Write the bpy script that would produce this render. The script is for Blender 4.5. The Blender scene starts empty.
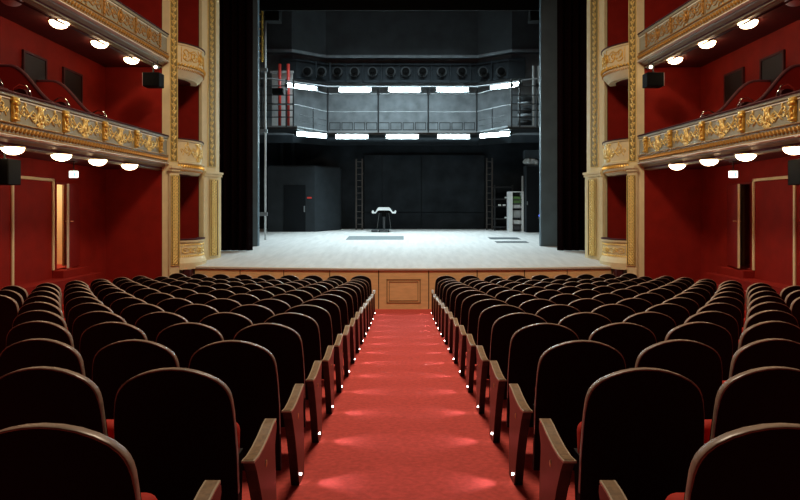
import bpy, bmesh, math, random
from mathutils import Vector, Matrix
random.seed(7)
PI = math.pi
E = 2.46                     # eye height over the stalls floor at the stage; z values below are given relative to the eye
F = 617.0; CX = 402.0; CY = 212.0
sc = bpy.context.scene
col = sc.collection

# ------------------------------------------------------------------ materials
def mat(name, c, rough=0.6, metal=0.0, var=0.0, scale=8.0, bump=0.0, bscale=60.0, spec=0.5, emit=None, estr=0.0, sheen=0.0, stretch=None):
    m = bpy.data.materials.new(name); m.use_nodes = True
    nt = m.node_tree; b = nt.nodes['Principled BSDF']
    b.inputs['Base Color'].default_value = (*c, 1)
    b.inputs['Roughness'].default_value = rough
    b.inputs['Metallic'].default_value = metal
    b.inputs['Specular IOR Level'].default_value = spec
    if sheen: b.inputs['Sheen Weight'].default_value = sheen
    if emit:
        b.inputs['Emission Color'].default_value = (*emit, 1); b.inputs['Emission Strength'].default_value = estr
    if var or bump:
        tc = nt.nodes.new('ShaderNodeTexCoord'); vec = tc.outputs['Object']
        if stretch:
            mp = nt.nodes.new('ShaderNodeMapping'); mp.inputs['Scale'].default_value = stretch
            nt.links.new(vec, mp.inputs['Vector']); vec = mp.outputs['Vector']
    if var:
        n = nt.nodes.new('ShaderNodeTexNoise'); n.inputs['Scale'].default_value = scale; n.inputs['Detail'].default_value = 6
        r = nt.nodes.new('ShaderNodeValToRGB')
        r.color_ramp.elements[0].position = 0.3; r.color_ramp.elements[1].position = 0.7
        r.color_ramp.elements[0].color = (*[x * (1 - var) for x in c], 1)
        r.color_ramp.elements[1].color = (*[min(1, x * (1 + var)) for x in c], 1)
        nt.links.new(vec, n.inputs['Vector']); nt.links.new(n.outputs['Fac'], r.inputs['Fac'])
        nt.links.new(r.outputs['Color'], b.inputs['Base Color'])
    if bump:
        n2 = nt.nodes.new('ShaderNodeTexNoise'); n2.inputs['Scale'].default_value = bscale; n2.inputs['Detail'].default_value = 3
        bp = nt.nodes.new('ShaderNodeBump'); bp.inputs['Strength'].default_value = bump; bp.inputs['Distance'].default_value = 0.01
        nt.links.new(vec, n2.inputs['Vector']); nt.links.new(n2.outputs['Fac'], bp.inputs['Height'])
        nt.links.new(bp.outputs['Normal'], b.inputs['Normal'])
    return m

M = dict(
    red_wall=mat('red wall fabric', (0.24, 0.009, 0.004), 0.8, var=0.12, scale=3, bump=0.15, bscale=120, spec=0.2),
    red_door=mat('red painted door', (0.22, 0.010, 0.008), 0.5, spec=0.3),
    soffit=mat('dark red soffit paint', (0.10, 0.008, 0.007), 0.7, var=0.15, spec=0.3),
    carpet=mat('red carpet', (0.55, 0.080, 0.066), 0.95, var=0.16, scale=26, bump=0.4, bscale=300, spec=0.1, sheen=0.0),
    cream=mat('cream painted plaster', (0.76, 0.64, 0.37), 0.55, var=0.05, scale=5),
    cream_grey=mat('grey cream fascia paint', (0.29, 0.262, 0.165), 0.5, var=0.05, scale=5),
    pale=mat('pale cream line', (0.80, 0.76, 0.60), 0.45),
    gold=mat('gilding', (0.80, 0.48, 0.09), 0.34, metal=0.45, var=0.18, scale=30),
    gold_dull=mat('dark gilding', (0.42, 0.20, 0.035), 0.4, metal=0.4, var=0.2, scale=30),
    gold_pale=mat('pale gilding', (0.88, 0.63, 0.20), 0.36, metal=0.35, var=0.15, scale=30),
    velvet_dark=mat('dark red velvet', (0.055, 0.006, 0.008), 0.75, spec=0.3, var=0.1),
    curtain=mat('dark maroon stage curtain', (0.006, 0.0012, 0.0012), 0.95, spec=0.03),
    black=mat('matt black drape', (0.004, 0.004, 0.004), 0.9, spec=0.1),
    portal=mat('dark grey portal board', (0.085, 0.128, 0.155), 0.6, var=0.12, scale=2),
    wall_grey=mat('grey painted stage wall', (0.032, 0.038, 0.042), 0.7, var=0.28, scale=1.6, bump=0.2, bscale=20),
    wall_mid=mat('grey gallery wall', (0.15, 0.17, 0.182), 0.7, var=0.3, scale=2.2, bump=0.2, bscale=20),
    wall_dark=mat('near black stage wall', (0.017, 0.0215, 0.026), 0.8, spec=0.08, var=0.4, scale=1.3, bump=0.3, bscale=20),
    booth=mat('charcoal painted booth', (0.022, 0.028, 0.033), 0.7, spec=0.15, var=0.15, scale=3),
    booth_door=mat('black booth door', (0.007, 0.009, 0.011), 0.7, spec=0.1),
    ladder_metal=mat('worn brown black metal', (0.05, 0.044, 0.04), 0.5),
    steel=mat('black steel', (0.018, 0.020, 0.022), 0.45, metal=0.3),
    silver=mat('galvanised steel', (0.22, 0.24, 0.25), 0.4, metal=0.4),
    white_metal=mat('white enamelled metal', (0.75, 0.78, 0.78), 0.4),
    white_board=mat('white board', (0.55, 0.58, 0.58), 0.6, var=0.1),
    red_pipe=mat('red painted pipe', (0.60, 0.045, 0.03), 0.4),
    yellow=mat('yellow painted ladder', (0.55, 0.33, 0.06), 0.5, var=0.3, scale=6),
    floor_board=mat('worn grey stage boards', (0.54, 0.535, 0.52), 0.6, var=0.10, scale=2.0, stretch=(3.5, 0.5, 1)),
    hatch=mat('grey floor hatch', (0.15, 0.175, 0.18), 0.6),
    hatch_dark=mat('dark floor hatch', (0.08, 0.095, 0.10), 0.6),
    oak=mat('honey coloured stage panelling', (0.76, 0.51, 0.235), 0.5, var=0.10, scale=3, stretch=(1, 1, 5)),
    joint=mat('dark joint', (0.03, 0.02, 0.012), 0.8),
    oak_dark=mat('dark panel moulding', (0.24, 0.12, 0.045), 0.45),
    lip=mat('pale stage lip', (0.62, 0.56, 0.46), 0.55),
    seat_back=mat('black seat shell', (0.0045, 0.0028, 0.0028), 0.6, spec=0.15),
    rim=mat('polished brown wood rim', (0.33, 0.235, 0.175), 0.33, var=0.3, scale=24, spec=0.35, stretch=(0.3, 1, 1)),
    seat_red=mat('bright red upholstery', (0.50, 0.028, 0.014), 0.75, spec=0.2),
    panel_wood=mat('mahogany end panel', (0.048, 0.015, 0.011), 0.32, spec=0.3, var=0.25, scale=12, stretch=(1, 1, 0.25)),
    panel_edge=mat('dark end panel edge', (0.010, 0.004, 0.004), 0.4),
    arm_wood=mat('worn brown armrest wood', (0.25, 0.155, 0.075), 0.36, var=0.3, scale=40),
    arm_edge=mat('light armrest bead', (0.48, 0.38, 0.26), 0.35),
    brass=mat('brass', (0.60, 0.40, 0.16), 0.35, metal=0.6),
    door_cream=mat('cream gloss paint', (0.75, 0.62, 0.38), 0.5),
    speaker=mat('black speaker cabinet', (0.004, 0.004, 0.004), 0.7, spec=0.08),
    chrome=mat('polished metal', (0.8, 0.8, 0.78), 0.15, metal=1.0),
    green=mat('green case', (0.10, 0.22, 0.06), 0.6),
    grey_box=mat('grey box', (0.30, 0.32, 0.32), 0.6),
    dark_box=mat('dark box', (0.05, 0.055, 0.06), 0.6),
    sign_red=mat('red sign', (0.7, 0.05, 0.04), 0.5),
)
M['strip_lattice'] = mat('gilded lattice ground', (0.17, 0.11, 0.035), 0.5, var=0.2, scale=20)
M['strip_vine'] = mat('olive gold ground', (0.26, 0.19, 0.06), 0.5, var=0.2, scale=20)
M['door_dark'] = mat('dark brown balcony door', (0.014, 0.004, 0.003), 0.6, spec=0.2)  # near-black brown standing for the shade inside open doorways
M['opal_off'] = mat('unlit opal glass', (0.55, 0.52, 0.50), 0.3)
M['tube'] = mat('fluorescent tube', (0.9, 0.97, 1.0), 0.5, emit=(0.72, 0.94, 1.0), estr=52)
M['dome'] = mat('lit opal glass', (1, 0.9, 0.75), 0.4, emit=(1.0, 0.72, 0.42), estr=15)
M['step_led'] = mat('lit step light', (1, 1, 1), 0.4, emit=(1.0, 0.9, 0.85), estr=30)
M['exit'] = mat('lit exit sign', (0.9, 1, 0.95), 0.4, emit=(0.85, 1.0, 0.9), estr=2.6)
M['exit_green'] = mat('exit pictogram green', (0.1, 0.6, 0.3), 0.4, emit=(0.15, 0.8, 0.4), estr=1.2)
M['blue_led'] = mat('blue lamp', (0.1, 0.2, 1), 0.4, emit=(0.10, 0.16, 1.0), estr=1.5)
M['small_bulb'] = mat('small lit bulb', (1, 0.9, 0.8), 0.4, emit=(1.0, 0.8, 0.6), estr=6)

# ------------------------------------------------------------------ mesh helpers
class B:
    def __init__(s): s.bm = bmesh.new()
    def box(s, x0, x1, y0, y1, z0, z1, bev=0.0):
        if x0 > x1: x0, x1 = x1, x0
        if y0 > y1: y0, y1 = y1, y0
        r = bmesh.ops.create_cube(s.bm, size=1.0)
        for v in r['verts']:
            v.co = Vector((x0 + (v.co.x + .5) * (x1 - x0), y0 + (v.co.y + .5) * (y1 - y0), z0 + (v.co.z + .5) * (z1 - z0)))
        if bev:
            es = list({e for v in r['verts'] for e in v.link_edges})
            bmesh.ops.bevel(s.bm, geom=es, offset=bev, segments=2, affect='EDGES', profile=0.5)
        return s
    def face(s, pts):
        s.bm.faces.new([s.bm.verts.new(p) for p in pts]); return s
    def tube(s, pts, r, n=8, cap=True):
        pts = [Vector(p) for p in pts]; rings = []
        rs = r if isinstance(r, (list, tuple)) else [r] * len(pts)
        for i, p in enumerate(pts):
            t = (pts[min(i + 1, len(pts) - 1)] - pts[max(i - 1, 0)]).normalized()
            a = Vector((0, 0, 1)) if abs(t.z) < .9 else Vector((0, 1, 0))
            u = t.cross(a).normalized(); w = t.cross(u).normalized()
            rings.append([s.bm.verts.new(p + (u * math.cos(2 * PI * k / n) + w * math.sin(2 * PI * k / n)) * rs[i]) for k in range(n)])
        for i in range(len(rings) - 1):
            for k in range(n):
                s.bm.faces.new((rings[i][k], rings[i][(k + 1) % n], rings[i + 1][(k + 1) % n], rings[i + 1][k]))
        if cap:
            s.bm.faces.new(rings[0]); s.bm.faces.new(rings[-1])
        return s
    def stroke(s, pts, w, h, n=6, taper=True, y0=0.0):
        """flattened relief ribbon in the local x-z plane, bulging to -y"""
        if len(pts) < 2: return s
        # smooth the control polyline (Catmull-Rom)
        P = [Vector((p[0], 0, p[1])) for p in pts]; Q = []
        if len(P) > 2:
            for i in range(len(P) - 1):
                a = P[max(i - 1, 0)]; b = P[i]; c = P[i + 1]; d = P[min(i + 2, len(P) - 1)]
                for k in range(3):
                    t = k / 3
                    Q.append(0.5 * ((2 * b) + (c - a) * t + (2 * a - 5 * b + 4 * c - d) * t * t + (3 * b - a - 3 * c + d) * t ** 3))
            Q.append(P[-1])
        else:
            Q = [P[0], (P[0] + P[1]) / 2, P[1]]
        rings = []; L = len(Q) - 1
        for i, p in enumerate(Q):
            t = Q[min(i + 1, L)] - Q[max(i - 1, 0)]
            t = t.normalized() if t.length > 1e-7 else Vector((1, 0, 0))
            u = Vector((t.z, 0, -t.x))
            f = (0.35 + 0.65 * math.sin(PI * (0.12 + 0.80 * i / L))) if taper else 1
            rings.append([s.bm.verts.new(p + u * math.cos(2 * PI * k / n) * w * f + Vector((0, y0 - math.sin(2 * PI * k / n) * h * f - h * .5, 0))) for k in range(n)])
        for i in range(L):
            for k in range(n):
                s.bm.faces.new((rings[i][k], rings[i][(k + 1) % n], rings[i + 1][(k + 1) % n], rings[i + 1][k]))
        s.bm.faces.new(rings[0]); s.bm.faces.new(rings[-1])
        return s
    def leaf(s, x, z, ang, l, w, h=0.012):
        return s.stroke([(x, z), (x + math.cos(ang) * l * .5, z + math.sin(ang) * l * .5), (x + math.cos(ang) * l, z + math.sin(ang) * l)], w, h)
    def ball(s, c, r, seg=8, sub=1):
        c = Vector(c); r = (r, r, r) if not isinstance(r, (list, tuple)) else r
        q = bmesh.ops.create_icosphere(s.bm, subdivisions=sub, radius=1.0)
        for v in q['verts']: v.co = c + Vector((v.co.x * r[0], v.co.y * r[1], v.co.z * r[2]))
        return q['verts']
    def prism_x(s, poly, x0, x1):
        a = [s.bm.verts.new((x0, y, z)) for y, z in poly]; b = [s.bm.verts.new((x1, y, z)) for y, z in poly]
        n = len(poly); s.bm.faces.new(a); s.bm.faces.new(b[::-1])
        for i in range(n): s.bm.faces.new((a[i], a[(i + 1) % n], b[(i + 1) % n], b[i]))
        return s
    def prism_y(s, poly, y0, y1):
        a = [s.bm.verts.new((x, y0, z)) for x, z in poly]; b = [s.bm.verts.new((x, y1, z)) for x, z in poly]
        n = len(poly); s.bm.faces.new(a); s.bm.faces.new(b[::-1])
        for i in range(n): s.bm.faces.new((a[i], a[(i + 1) % n], b[(i + 1) % n], b[i]))
        return s
    def prism_z(s, poly, z0, z1):
        f0 = z0 if callable(z0) else (lambda x, y: z0); f1 = z1 if callable(z1) else (lambda x, y: z1)
        a = [s.bm.verts.new((x, y, f0(x, y))) for x, y in poly]; b = [s.bm.verts.new((x, y, f1(x, y))) for x, y in poly]
        n = len(poly); s.bm.faces.new(a[::-1]); s.bm.faces.new(b)
        for i in range(n): s.bm.faces.new((a[i], a[(i + 1) % n], b[(i + 1) % n], b[i]))
        return s
    def sweep(s, path, prof, side=1, cap=True):
        """closed profile (offset, z) swept along a plan path; side=+1 offset to the right of travel"""
        n = len(path); rings = []
        for i, p in enumerate(path):
            def nrm(a, b):
                d = Vector((b[0] - a[0], b[1] - a[1])).normalized(); return Vector((d.y, -d.x)) * side
            if i == 0: nn = nrm(path[0], path[1])
            elif i == n - 1: nn = nrm(path[-2], path[-1])
            else:
                a = nrm(path[i - 1], p); b = nrm(p, path[i + 1]); nn = (a + b).normalized(); nn = nn / max(.5, nn.dot(a))
            rings.append([s.bm.verts.new((p[0] + nn.x * o, p[1] + nn.y * o, z)) for o, z in prof])
        m = len(prof)
        for i in range(n - 1):
            for k in range(m):
                s.bm.faces.new((rings[i][k], rings[i][(k + 1) % m], rings[i + 1][(k + 1) % m], rings[i + 1][k]))
        if cap:
            s.bm.faces.new(rings[0]); s.bm.faces.new(rings[-1])
        return s

def emit(name, b, m, parent=None, smooth=False, local=False, loc=None):
    """link the collected shape as one mesh; vertices are in eye-relative world space unless local"""
    bm = b.bm
    bmesh.ops.recalc_face_normals(bm, faces=bm.faces[:])
    if not local:
        if parent is not None:
            base = Vector(parent['_b'])
            if loc is not None: pass
        else:
            xs = [v.co for v in bm.verts]
            base = Vector(((min(v.x for v in xs) + max(v.x for v in xs)) / 2, (min(v.y for v in xs) + max(v.y for v in xs)) / 2, min(v.z for v in xs)))
        bmesh.ops.translate(bm, vec=-base, verts=bm.verts[:])
    me = bpy.data.meshes.new(name); bm.to_mesh(me); bm.free()
    me.materials.append(m if not isinstance(m, str) else M[m])
    if smooth:
        for p in me.polygons: p.use_smooth = True
    o = bpy.data.objects.new(name, me); col.objects.link(o)
    if parent is not None:
        o.parent = parent
        o['_b'] = list(parent['_b']) if '_b' in parent.keys() else [0, 0, 0]
        if loc is not None: o.location = loc
    elif not local:
        o.location = base + Vector((0, 0, E)); o['_b'] = list(base)
    elif loc is not None: o.location = loc
    return o
def tag(o, label, cat, group=None, kind=None):
    if label: o['label'] = label
    if cat: o['category'] = cat
    if group: o['group'] = group
    if kind: o['kind'] = kind
    return o
def struct(name, b, m, smooth=False):
    o = emit(name, b, m, smooth=smooth); o['kind'] = 'structure'; return o
def empty(name, base, label, cat, group=None, rz=0):
    o = bpy.data.objects.new(name, None); col.objects.link(o); o.empty_display_size = .1
    o.location = (base[0], base[1], base[2] + E); o.rotation_euler = (0, 0, rz)
    o['_b'] = list(base)
    return tag(o, label, cat, group)
def copy_tree(o, parent=None):
    c = o.copy(); col.objects.link(c)
    if parent: c.parent = parent
    for ch in list(o.children): copy_tree(ch, c)
    return c
def X(px, d): return (px - CX) / F * d
def Zr(py, d): return (CY - py) / F * d

# ------------------------------------------------------------------ floor and rows of the stalls
rows_d = [0.77 + .9 * i for i in range(0, 16)]            # row 0 is behind the lens; rows 1..15 are seen
rows_T = [.50, .58, .654, .7255, .79, .863, .93, 1.0, 1.064, 1.125, 1.19, 1.252, 1.322, 1.386, 1.45, 1.47]
HS = .97
def fl(d):
    if d <= rows_d[0]: return -(rows_T[0] + HS) + .075 * (rows_d[0] - d)
    if d >= rows_d[-1]: return -(1.47 + HS) - .02 * min(1.0, (d - rows_d[-1]))
    k = int((d - .77) / .9); t = (d - rows_d[k]) / .9
    return -((rows_T[k] * (1 - t) + rows_T[k + 1] * t) + HS)
YC = 14.27 + 26.0
def fl_xy(x, y): return fl(YC - math.hypot(x, YC - y))
b = B(); nx, ny = 30, 60
g = [[b.bm.verts.new((-7.4 + 14.8 * i / nx, -2.5 + 19.0 * j / ny, fl_xy(-7.4 + 14.8 * i / nx, -2.5 + 19.0 * j / ny))) for i in range(nx + 1)] for j in range(ny + 1)]
for j in range(ny):
    for i in range(nx): b.bm.faces.new((g[j][i], g[j][i + 1], g[j + 1][i + 1], g[j + 1][i]))
struct('floor', b, 'carpet', smooth=True)

# ------------------------------------------------------------------ theatre seats
def sup(t, a, bb, n=2.95):
    return a * math.copysign(abs(math.cos(t)) ** (2 / n), math.cos(t)), bb * abs(math.sin(t)) ** (2 / n)
def back_outline(hw, top, drop, zb, n=18):
    """open outline, lower right corner over the arched top to the lower left corner"""
    k = drop / .38
    half = [(1.0, .38), (.982, .26), (.964, .19), (.938, .137), (.91, .111), (.875, .091), (.82, .072), (.72, .050), (.56, .0285), (.38, .0125), (.19, .003)]
    pts = [(hw * 1.0, zb)] + [(hw * a, top - d * k) for a, d in half] + [(0, top)] + [(-hw * a, top - d * k) for a, d in reversed(half)] + [(-hw * 1.0, zb)]
    return pts
TILT = 0.13
def tilted(y, z): return y - (z - .45) * TILT + .06
def shell(b, hw, top, drop, zb, y0, y1):
    o = back_outline(hw, top, drop, zb)
    a = [b.bm.verts.new((x, tilted(y0, z), z)) for x, z in o]; c = [b.bm.verts.new((x, tilted(y1, z), z)) for x, z in o]
    n = len(o); b.bm.faces.new(a); b.bm.faces.new(c[::-1])
    for i in range(n): b.bm.faces.new((a[i], a[(i + 1) % n], c[(i + 1) % n], c[i]))
def rim(b, hw, top, drop, zb, y0, y1, w):
    o1 = back_outline(hw, top, drop, zb); o2 = back_outline(hw - w, top - w, drop - w * .6, zb)
    ring = []; Y1 = y1
    for (x1, z1), (x2, z2) in zip(o1, o2):
        f = max(.22, min(1, 1 - (top - z1 - .10) / .16)); y1 = Y1 * f + .012 * (1 - f)      # the rim narrows down the sides
        x2, z2 = x1 + (x2 - x1) * max(.5, f), z1 + (z2 - z1) * max(.5, f)
        xm, zm = x1 * .55 + x2 * .45, z1 * .55 + z2 * .45
        # softly rounded section with a groove on its crown
        ring.append([b.bm.verts.new((x, tilted(y, z), z)) for x, y, z in (
            (x2, y0, z2), (xm, y0, zm), (x1, y0 + .004, z1), (x1 * .995 + x2 * .005, y0 + (y1 - y0) * .45, z1 - .002), (x1, y1 - .006, z1), (xm, y1, zm), (x2, y1, z2))])
    for i in range(len(ring) - 1):
        for k in range(7): b.bm.faces.new((ring[i][k], ring[i][(k + 1) % 7], ring[i + 1][(k + 1) % 7], ring[i + 1][k]))
    b.bm.faces.new(ring[0]); b.bm.faces.new(ring[-1])
def make_seat(sgn, aisle):
    """local origin on the floor under the backrest, facing +y; sgn=+1 has the aisle on its -x side"""
    o = bpy.data.objects.new('theatre_seat', None); col.objects.link(o); o.empty_display_size = .1; o['_b'] = [0, 0, 0]
    b = B(); shell(b, .2585, .965, .38, .20, -.008, .026); emit('backrest', b, 'seat_back', o, local=True)
    b = B(); rim(b, .261, .970, .38, .42, -.0085, .029, .0055); emit('wooden_rim', b, 'rim', o, smooth=True, local=True)
    b = B(); shell(b, .225, .90, .38, .34, .026, .080)
    emit('back_cushion', b, 'seat_red', o, local=True)['label'] = 'red back cushion'
    b = B(); r = bmesh.ops.create_cube(b.bm, size=1.0)
    for v in r['verts']: v.co = Vector((v.co.x * .425, v.co.y * .11, v.co.z * .40))
    bmesh.ops.bevel(b.bm, geom=b.bm.edges[:], offset=.045, segments=4, affect='EDGES', profile=.5)
    for v in b.bm.verts:
        v.co = Vector((v.co.x, v.co.y + .235 + v.co.z * .10, v.co.z + .46))
    emit('seat', b, 'seat_red', o, smooth=True, local=True)['label'] = 'red tipped-up seat cushion'
    b = B(); r = bmesh.ops.create_cube(b.bm, size=1.0)
    for v in r['verts']: v.co = Vector((v.co.x * .435, .225 + v.co.y * .118 + (v.co.z + .1) * .03, .385 + v.co.z * .27))
    emit('seat_pan', b, 'seat_back', o, local=True)
    # support between this seat and the next one away from the aisle
    x = sgn * .270
    b = B(); b.prism_x([(.10, 0), (.36, 0), (.36, .05), (.30, .12), (.34, .50), (.10, .50), (.14, .12), (.10, .05)], x - .014, x + .014)
    emit('support', b, 'panel_edge', o, local=True)
    top = [(.08, .520), (.16, .514), (.28, .520), (.38, .540)]
    b = B(); b.prism_x(top + [(y, z - .022) for y, z in reversed(top)], x - .020, x + .020); emit('armrest', b, 'arm_wood', o, local=True)
    if aisle:
        x1 = -sgn * .312; x0 = -sgn * .259
        prof = [(.12, .528), (.20, .517), (.30, .519), (.42, .532), (.52, .550), (.585, .555), (.605, .545), (.610, .515), (.59, .48), (.57, .44), (.57, .40), (.588, .30), (.606, .16), (.612, .04), (.605, -.045), (.42, -.045), (.39, .02), (.32, .20), (.25, .34), (.17, .47), (.13, .52)]
        b = B(); b.prism_x(prof, x1 + sgn * .006, x0); emit('end_panel_core', b, 'panel_edge', o, local=True)
        b = B(); b.prism_x([(y * .985 + .006, z * .985 + .003) for y, z in prof], x1, x1 + sgn * .0065); emit('end_panel', b, 'panel_wood', o, local=True)
        t = [(.115, .535), (.20, .524), (.30, .526), (.42, .539), (.52, .557), (.59, .562)]
        b = B(); b.prism_x(t + [(y, z - .010) for y, z in reversed(t)], x1 - sgn * .002, x0 + sgn * .003)
        ar = emit('armrest', b, 'arm_edge', o, local=True)
        b = B(); b.prism_x([(y * .97 + .013, z + .002) for y, z in t] + [(y * .97 + .013, z - .004) for y, z in reversed(t)], x1 + sgn * .006, x0 - sgn * .005)
        emit('wood_inlay', b, 'arm_wood', ar, local=True)
        b = B(); b.ball((x1 - sgn * .001, .36, .425), (.004, .012, .018), sub=2); emit('number_plate', b, 'brass', o, smooth=True, local=True)
        b = B(); b.ball((x1 - sgn * .003, .46, .022), (.004, .009, .009), sub=2); emit('step_light', b, 'step_led', o, smooth=True, local=True)
    return o
def step_spot(parent, sgn):
    L = bpy.data.lights.get('step_glow_%d' % sgn)
    if L is None:
        L = bpy.data.lights.new('step_glow_%d' % sgn, 'SPOT'); L.energy = 4.5; L.color = (1.0, .82, .95); L.shadow_soft_size = .012
        L.spot_size = math.radians(84); L.spot_blend = .9
    o = bpy.data.objects.new('step_glow', L); col.objects.link(o); o.parent = parent
    o.location = (-sgn * .335, .46, .055)
    o.rotation_euler = (0, -sgn * math.radians(-78), 0)
    # spot shines along its local -z; turn it toward the aisle and a little down
    d = Vector((-sgn, .0, -.10)).normalized(); o.rotation_euler = d.to_track_quat('-Z', 'Y').to_euler()
    return o
def ordw(n): return ['', 'first', 'second', 'third', 'fourth', 'fifth', 'sixth', 'seventh', 'eighth', 'ninth', 'tenth', 'eleventh', 'twelfth'][n]
protos = {}
for sgn in (1, -1):
    for a in (True, False): protos[(sgn, a)] = [make_seat(sgn, a), False]
ks = {1: 1, 2: 2, 3: 3, 4: 4, 5: 5, 6: 6, 7: 8, 8: 9, 9: 10, 10: 10, 11: 10, 12: 10, 13: 10, 14: 10, 15: 9}
S0, P = .99, .56
for j in range(1, 16):
    R = YC - rows_d[j]
    for sgn in (1, -1):
        side = 'right' if sgn > 0 else 'left'
        for k in range(ks[j]):
            s = S0 + P * k + (.022 if j == 1 else 0); a = s / R
            pr = protos[(sgn, k == 0)]
            if pr[1]: o = copy_tree(pr[0])
            else: o = pr[0]; pr[1] = True
            o.location = (sgn * R * math.sin(a), YC - R * math.cos(a), E - (rows_T[j] + HS))
            o.rotation_euler = (0, 0, sgn * a if k else 0)
            if j <= 7: rw = ('nearest row to the camera' if j == 1 else '%s row from the camera' % ordw(j))
            else: rw = ('front row below the stage' if j == 15 else '%s row back from the stage' % ordw(16 - j))
            if k == 0: lb = 'black-backed aisle seat with wooden end panel, %s block, %s' % (side, rw)
            else: lb = 'black-backed theatre seat, %s from the aisle, %s block, %s' % (ordw(k + 1), side, rw)
            tag(o, lb, 'theatre seat', 'theatre seats in the %s block of the stalls' % side)
            if k == 0 : pass
for o in [o for o in col.objects if o.name.startswith('theatre_seat') and 'aisle seat' in o.get('label', '')]:
    step_spot(o, 1 if o.location.x > 0 else -1)

# ------------------------------------------------------------------ auditorium shell
WX = 7.4; WY = 15.35
STZ = lambda d: -1.416 + .0514 * (d - 15.6)      # raked stage floor
DO = (13.15, 14.0)                               # side doorway
for sgn, side in ((-1, 'left'), (1, 'right')):
    b = B()
    def wall(y0, y1, z0, z1): b.box(sgn * WX, sgn * (WX + .15), y0, y1, z0, z1)
    wall(-2.5, DO[0], -2.6, 8.6); wall(DO[1], WY + .15, -2.6, 8.6)
    wall(DO[0], DO[1], -2.6, -1.22); wall(DO[0], DO[1], .62, 8.6)
    struct('wall_' + side, b, 'red_wall')
    # end wall facing the audience beside the proscenium boxes
    b = B(); b.box(sgn * 5.93, sgn * WX, WY, WY + .15, -2.6, 8.6); struct('wall_end_' + side, b, 'red_wall')
    # passage behind the side doorway
    b = B()
    b.box(sgn * (WX + .15), sgn * 9.2, DO[1] + .35, DO[1] + .45, -1.3, 1.0); b.box(sgn * 9.2, sgn * 9.3, 12.0, 14.45, -1.3, 1.0)
    b.box(sgn * (WX + .15), sgn * 9.3, 12.0, 14.45, 1.0, 1.1); b.box(sgn * (WX + .15), sgn * 9.3, 11.9, 12.0, -1.3, 1.0)
    struct('wall_passage_' + side, b, 'door_cream' if sgn < 0 else 'red_wall')
    b = B(); b.box(sgn * (WX + .01), sgn * 9.3, 12.0, 14.45, -1.30, -1.215); struct('floor_passage_' + side, b, 'carpet')
    # door leaf, standing ajar into the hall
    hx, hy = sgn * (WX - .02), DO[1] + .02; fx, fy = sgn * 7.17, 13.20
    d = empty('door_1' if sgn < 0 else 'door_2', (hx, hy, -1.2), None, None); d['kind'] = 'structure'
    dv = Vector((fx - hx, fy - hy)).normalized(); nv = Vector((dv.y, -dv.x)) * .022
    b = B(); L = .86
    p = [(hx + nv.x, hy + nv.y), (hx + dv.x * L + nv.x, hy + dv.y * L + nv.y), (hx + dv.x * L - nv.x, hy + dv.y * L - nv.y), (hx - nv.x, hy - nv.y)]
    b.prism_z(p, -1.2, .60); emit('door_leaf', b, 'red_door', d)
    b = B(); e = L + .012
    p = [(hx + dv.x * L + nv.x, hy + dv.y * L + nv.y), (hx + dv.x * e + nv.x, hy + dv.y * e + nv.y), (hx + dv.x * e - nv.x, hy + dv.y * e - nv.y), (hx + dv.x * L - nv.x, hy + dv.y * L - nv.y)]
    b.prism_z(p, -1.2, .60); emit('door_edge', b, 'pale' if sgn < 0 else 'cream', d)
    b = B(); q = Vector((hx, hy)) + dv * (L - .07)
    for s2 in (1, -1):
        w = nv.normalized() * s2 * .065
        b.tube([(q.x, q.y, -.2), (q.x + w.x, q.y + w.y, -.2), (q.x + w.x - dv.x * .1, q.y + w.y - dv.y * .1, -.2)], .011)
    emit('door_handle', b, 'brass', d, smooth=True)
    b = B(); b.box(sgn * 7.56, sgn * 7.60, 13.74, 13.86, -1.2, .60); emit('door_leaf', b, 'oak_dark', d)
    # door frame
    b = B(); b.box(sgn * (WX - .015), sgn * (WX + .16), DO[0] - .03, DO[0], -1.22, .62); b.box(sgn * (WX - .015), sgn * (WX + .16), DO[0] - .03, DO[1], .60, .64)
    struct('trim_door_' + side, b, 'red_door')
    # landing steps
    st = empty('landing_steps', (sgn * 7.1, 13.2, fl_xy(7.0, 13.2)), 'red carpeted landing steps below the %s side door' % side, 'steps', 'landing steps')
    for (xe, y0, y1, z) in ((7.16, 13.0, 14.1, -1.24), (6.99, 8.5, 14.3, -1.40), (6.88, 8.5, 14.6, -1.60)):
        b = B(); b.box(sgn * xe, sgn * (WX - .005), y0, y1, fl_xy(7.0, 13.2) - .02, z, bev=.01); emit('step', b, 'red_wall', st)
    # framed wall panel
    pf = empty('wall_panel_frame', (sgn * (WX - .02), 12.3, fl_xy(7.3, 12.3)), 'thin cream frame of the red wall panel on the %s side wall' % side, 'wall frame', 'panel frames')
    zt = .70
    for nm, y0, y1, z0, z1 in (('upright', 11.62, 11.68, -1.398, zt), ('upright', 12.98, 13.04, -1.23, zt), ('head', 11.62, 13.04, zt - .06, zt)):
        b = B(); b.box(sgn * (WX - .035), sgn * WX, y0, y1, z0, z1, bev=.008); emit(nm, b, 'cream', pf)

def lx(d): return 5.79 + .06 * (15 - d) + .10      # balcony front line
GRID = [8.43, 9.79, 11.12, 12.43, 13.74, 15.02]
def profile_scaled(z0, z1): return z0, z1
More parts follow.
